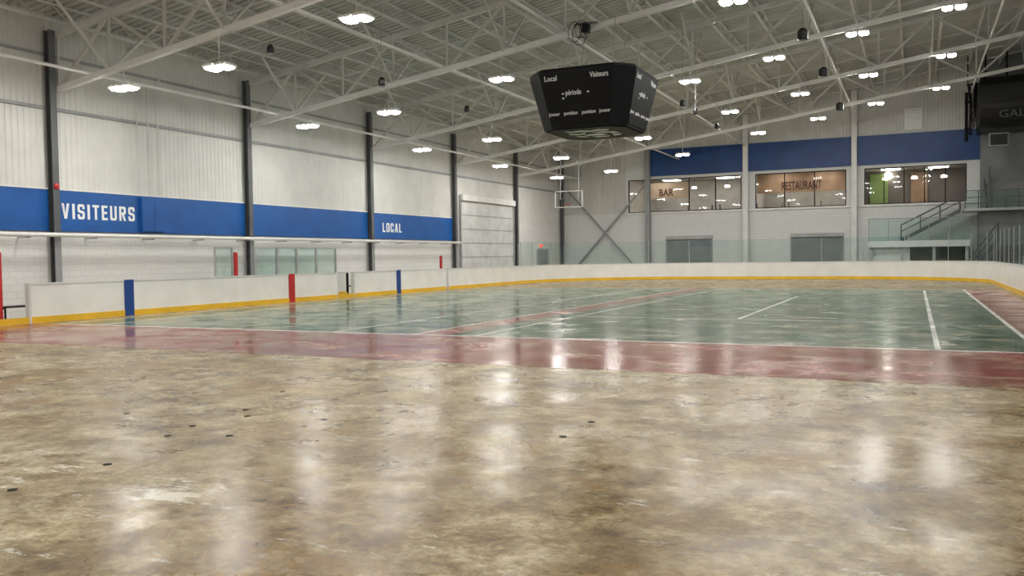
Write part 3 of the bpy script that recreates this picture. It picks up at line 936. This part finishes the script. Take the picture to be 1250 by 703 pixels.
for wi, f in ((0, .62), (0, .9), (1, .14), (1, .5), (1, .86), (2, .75)):
    x0, x1 = WIN[wi]
    xx = x0 + (x1 - x0) * f; yy = YE + 1.0
    nm = ('bar', 'restaurant', 'right end wall')[wi]
    ps = {.62: 'left', .9: 'right', .14: 'left', .5: 'middle', .86: 'right', .75: 'single'}[f]
    table(xx, yy, 'small wooden %s dining table behind the %s window' % (ps, nm))
    chair(xx - .62, yy, -1, 'dark backed chair left of the %s table behind the %s window' % (ps, nm))
    chair(xx + .62, yy, 1, 'dark backed chair right of the %s table behind the %s window' % (ps, nm))

# ------------------------------------------------------------------ raised platform on the right
yp = 57.9
px0, px1 = hit(1060, 290, 1, yp).x, hit(1184, 290, 1, yp).x
t = thing('viewing_platform', 'grey raised viewing platform at the right of the end wall', 'platform', ((px0 + px1) / 2, yp + 1.7, 0))
MB().box(px0, px1, yp, YE - .45, 2.0, 2.25).build('slab', M['conc'], t)
MB().box(px0, px1, yp - .04, yp, 1.92, 2.3).build('fascia', M['cap'], t)
for k in range(4):
    xx = px0 + .15 + (px1 - px0 - .3) * k / 3
    MB().box(xx - .08, xx + .08, yp + .1, yp + .26, 0, 2.0).build('support_post', M['conc'], t)
MB().box(px0, px0 + (px1 - px0) * .42, yp + .3, yp + .4, 0, 2.0).build('infill_wall', M['block_end'], t)
MB().box(px0 + (px1 - px0) * .42, px1, YE - .7, YE - .6, 0, 2.0).build('infill_wall', M['dsteel'], t)  # dark colour stands in for the shade inside the storage openings
n = 5
for k in range(n):
    a = px0 + (px1 - px0) * k / n; b = px0 + (px1 - px0) * (k + 1) / n
    t = thing('guard_glass', 'glass guard panel on the raised platform edge, %s from the left' % ORD[k], 'glass', ((a + b) / 2, yp, 2.3))
    MB().box(a + .06, b, yp + .0, yp + .015, 2.3, 3.65).build('pane', M['gglass'], t)
    MB().box(a, a + .05, yp - .02, yp + .04, 2.3, 3.7).build('post', M['msteel'], t)
    MB().box(a, b, yp - .02, yp + .04, 3.65, 3.7).build('top_rail', M['msteel'], t)
def stair(xa, za, xb, zb, y0, y1, n, label, m=M['msteel']):
    t = thing('stair_flight', label, 'stairs', (xa, (y0 + y1) / 2, min(za, zb)))
    for yy in (y0, y1):
        MB().bar((xa, yy, za), (xb, yy, zb), .05, .2).build('stringer', M['dsteel'], t)
        MB().bar((xa, yy, za + .95), (xb, yy, zb + .95), .065).build('handrail', M['dsteel'], t)
        MB().bar((xa, yy, za + .55), (xb, yy, zb + .55), .04).build('mid_rail', M['dsteel'], t)
        for k in range(4):
            f = k / 3
            MB().tube((xa + (xb - xa) * f, yy, za + (zb - za) * f), (xa + (xb - xa) * f, yy, za + (zb - za) * f + .95), .028, 6).build('baluster', M['dsteel'], t)
    for k in range(n):
        f = (k + .5) / n
        x = xa + (xb - xa) * f; z = za + (zb - za) * f
        MB().box(x - .14, x + .14, y0, y1, z - .02, z + .02).build('tread', m, t)
xs0, xs1 = hit(1100, 280, 1, 59.7).x, hit(1172, 250, 1, 59.7).x
stair(xs0, 2.36, xs1, 4.1, 59.2, 60.3, 10, 'grey metal stairs rising from the raised platform along the end wall')
xl0 = xs1
t = thing('upper_landing', 'grey upper landing with dark railing at the far right corner', 'landing', (xl0 + 2, 59, 0))
MB().box(xl0 + .16, XR - .1, 58.2, YE - .45, 4.0, 4.15).build('slab', M['conc'], t)
for k in range(7):
    xx = xl0 + .2 + k * .7
    MB().tube((xx, 58.25, 4.15), (xx, 58.25, 5.2), .03, 6).build('railing_post', M['dsteel'], t)
for z in (4.45, 4.8, 5.2):
    MB().bar((xl0 + .16, 58.25, z), (xl0 + 4.5, 58.25, z), .045).build('rail', M['dsteel'], t)
MB().box(xl0 + .18, xl0 + 4.4, 58.27, 58.282, 4.2, 5.15).build('guard_pane', M['gglass'], t)
MB().box(xl0 + 1.0, XR - .1, 59.0, YE - .5, 0, 4.0).build('support_wall', M['dconc'], t)
for k in range(4):
    z0 = 4.15 + k * .4
    yy = 59.0 + k * .45
    MB().box(xl0 + 1.4, XR - .2, yy, YE - .46, z0, z0 + .4).build('seating_step', M['dconc'], t)
    MB().tube((xl0 + 1.6, yy + .1, z0 + .4), (xl0 + 1.6, yy + .1, z0 + 1.4), .03, 6).build('railing_post', M['dsteel'], t)
MB().bar((xl0 + 1.35, 58.9, 4.2), (xl0 + 1.35, YE - .5, 6.0), .06, .25).build('raker', M['dsteel'], t)
MB().bar((xl0 + 1.6, 59.1, 5.5), (xl0 + 1.6, YE - .6, 6.75), .06).build('rail', M['dsteel'], t)
xa = hit(1182, 318, 1, 57.6).x; xb = hit(1218, 290, 1, 57.6).x
stair(xa, 0.1, xb, 2.3, 57.2, 57.8, 11, 'grey metal stairs with railing beside the glass guarded platform')
# bleacher along the right side
t = thing('bleacher', 'stepped grey bleacher with railing behind the right side boards', 'bleacher', (7, 50, 0))
for k in range(5):
    xx = 4.7 + k * .8
    MB().box(xx, xx + .85 if k < 4 else XR - .5, 36, 56.6, 0 if k == 0 else .9 + .4 * (k - 1), .9 + .4 * k).build('step', M['conc'], t)
for k in range(12):
    yy = 36.1 + k * (56.5 - 36.1) / 11
    MB().tube((4.75, yy, .9), (4.75, yy, 1.95), .025, 6).build('railing_post', M['dsteel'], t)
for z in (1.25, 1.6, 1.95):
    MB().bar((4.75, 36.1, z), (4.75, 56.5, z), .04).build('rail', M['dsteel'], t)
MB().bar((4.75, 56.55, 1.95), (8.0, 56.55, 3.6), .05).bar((4.75, 56.55, 1.5), (8.0, 56.55, 3.1), .04).build('end_rail', M['dsteel'], t)
# gallery
t = thing('gallery_box', 'black curved overhanging gallery box under the roof at top right', 'gallery', (gx0 + 2, 58.5, 8.8))
prof = [(YE - .15, 8.8), (58.4, 8.8)]
for i in range(9):
    a = math.pi / 2 * i / 8
    prof.append((58.4 - 1.3 * math.sin(a), 8.8 + 1.3 - 1.3 * math.cos(a)))
prof += [(57.1, 11.2), (57.6, 11.7), (YE - .15, 11.7)]
MB().prism([(gx0, a, b) for a, b in prof], (XR - .1 - gx0, 0, 0)).build('shell', M['black'], t)
a = hit(1220, 139, 1, 57.08)
text('GALERIE', 'lettering', M['ldash'], (a.x + 1.3, 57.07, a.z), (1, 0, 0), (0, 0, 1), 2.6, .42, t, .0, .01)
MB().box(gx0 - .03, gx0, 57.3, YE - .2, 9.0, 11.5).build('end_panel', M['black'], t)
for dx, z0 in ((.3, 11.7), (1.4, 11.7)):
    MB().tube((gx0 + dx, 58.2, z0), (gx0 + dx, 58.2, ZD(gx0 + dx)), .05, 8).build('hanger', M['blackm'], t)
q = hit(1219, 170, 1, 58.2)
t = thing('loudspeaker', 'grey loudspeaker under the black gallery box', 'speaker', (q.x, 58.2, q.z))
MB().box(q.x - .5, q.x + .5, 58.0, 58.6, q.z - .4, q.z + .35).build('cabinet', M['msteel'], t)
MB().box(q.x - .44, q.x + .44, 57.97, 58.0, q.z - .34, q.z + .3).build('grille', M['black'], t)
MB().tube((q.x, 58.45, q.z + .35), (q.x, 58.45, 8.8), .03).build('bracket', M['blackm'], t)
q = hit(1180, 140, 1, 60.4)
tag(MB().tube((q.x, 60.75, q.z - 1.6), (q.x, 60.75, q.z + 1.4), .09).tube((q.x + .22, 60.75, q.z - 1.2), (q.x + .22, 60.75, q.z + 1.6), .06).bar((q.x - .1, 60.80, q.z - .8), (q.x + .3, 60.80, q.z - .8), .28, .1).bar((q.x - .1, 60.80, q.z + .8), (q.x + .3, 60.80, q.z + .8), .28, .1).build('riser_pipe', M['blackm']), 'pair of black riser pipes left of the gallery box', 'pipe')
# hanging dark cable loops beside the gallery
mb = MB()
for k in range(4):
    x0 = gx0 - .60 + k * .05
    pts = []
    for i in range(13):
        f = i / 12
        pts.append(V((x0 + .36 * f, 58.0 + k * .2, 11.4 - (1.5 + .35 * k) * math.sin(math.pi * f) + .15 * f)))
    for a, b in zip(pts, pts[1:]): mb.tube(a, b, .03, 6)
mb.bar((gx0 - .66, 58.3, 11.45), (gx0 - .06, 58.3, 11.5), .12)
mb.bar((gx0 - .6, 58.3, 11.45), (gx0 - .6, 58.3, ZD(gx0 - .6) - .02), .06)
tag(mb.build('cable_bundle', M['blackm']), 'drooping black cable loops hanging left of the black gallery box', 'cables')

# ------------------------------------------------------------------ hanging black speakers
for i, (u, v, yy, up) in enumerate(((980, 42, 33.0, 1), (1005, 88, 41.3, 1), (1025, 130, 49.6, 1), (466, 100, 22.5, 1), (570, 133, 31.0, 1), (833, 126, 34.5, 1), (849, 136, 36.5, 1), (875, 154, 43.0, 1), (330, 60, 20.5, 1))):
    q = hit(u, v, 1, yy)
    lab = ['black hanging cylinder speaker near the top, right of the scoreboard', 'black hanging cylinder speaker, second of the row right of the scoreboard', 'black hanging cylinder speaker, farthest of the row right of the scoreboard',
           'small black hanging speaker above the LOCAL side of the left wall', 'small black hanging speaker left of the scoreboard', 'black hanging spotlight just right of the scoreboard, higher one', 'black hanging spotlight just right of the scoreboard, lower one',
           'black hanging spotlight farther right of the scoreboard', 'small black hanging speaker above the blue cabinet'][i]
    t = thing('hanging_speaker', lab, 'speaker', (q.x, q.y, q.z - .25))
    r = .19 if i < 3 else .11
    hh = .42 if i < 3 else .26
    MB().lathe((q.x, q.y, q.z - hh / 2), [(r * .8, 0), (r, .05), (r, hh - .1), (r * .6, hh)], 14).build('body', M['black'], t, smooth=False)
    MB().lathe((q.x, q.y, q.z - hh / 2 - .02), [(r * .7, 0), (r * .75, .02)], 14).build('grille', M['msteel'], t)
    MB().tube((q.x, q.y, q.z + hh / 2), (q.x, q.y, ZD(q.x)), .009, 6).build('rod', M['msteel'], t)

# folded basketball backboard hanging near the far left corner
q = hit(694, 243, 1, 50.5)
t = thing('basketball_backboard', 'white framed backboard hanging from the roof near the far left corner', 'backboard', (q.x, q.y, q.z - .5))
MB().box(q.x - .9, q.x + .9, q.y, q.y + .05, q.z - .5, q.z + .5).build('board', M['wglass'], t)
mb = MB()
for a, b, c, d in ((-.92, .92, -.52, -.47), (-.92, .92, .47, .52), (-.92, -.87, -.5, .5), (.87, .92, -.5, .5)):
    mb.box(q.x + a, q.x + b, q.y - .01, q.y + .07, q.z + c, q.z + d)
mb.build('frame', M['white'], t)
for s in (-.6, .6):
    MB().bar((q.x + s, q.y + .1, q.z), (q.x + s, q.y + .3, ZC(q.x) + .3), .06).build('hanger', M['conc'], t)
MB().bar((q.x - .6, q.y + .2, q.z + 1.3), (q.x + .6, q.y + .2, q.z + 1.3), .05).build('cross_bar', M['conc'], t)
mb = MB()
for i in range(14):
    a, b = 2 * math.pi * i / 14, 2 * math.pi * (i + 1) / 14
    mb.tube((q.x + .22 * math.cos(a), q.y - .27 + .22 * math.sin(a), q.z - .35), (q.x + .22 * math.cos(b), q.y - .27 + .22 * math.sin(b), q.z - .35), .015, 5)
mb.build('rim', M['sred'], t)

# ------------------------------------------------------------------ floor plugs
for i, (u, v) in enumerate(((131, 567), (15, 598), (205, 532), (235, 520), (280, 532), (302, 508), (687, 533), (722, 515), (300, 500), (395, 512), (345, 478), (155, 505))):
    q = hit(u, v, 2, 0)
    tag(MB().lathe((q.x, q.y, 0), [(.036, 0), (.036, .004), (.03, .006)], 14).build('floor_plug', M['blackm']),
        'small round black plug in the bare floor, %s' % ['beside the far left foreground stain', 'closest to the left photo edge', 'left of a tight pair', 'right of a tight pair', 'left of the plug trio', 'front of the plug trio', 'nearer of the two in the middle', 'farther of the two in the middle', 'back of the plug trio', 'alone left of centre', 'nearest to the red band', 'upper left alone'][i], 'plug')

# ------------------------------------------------------------------ world and colour
w = bpy.data.worlds.new('world'); S.world = w
w.use_nodes = True
w.node_tree.nodes['Background'].inputs[0].default_value = (.8, .85, .9, 1)
w.node_tree.nodes['Background'].inputs[1].default_value = .15
S.view_settings.view_transform = 'Standard'
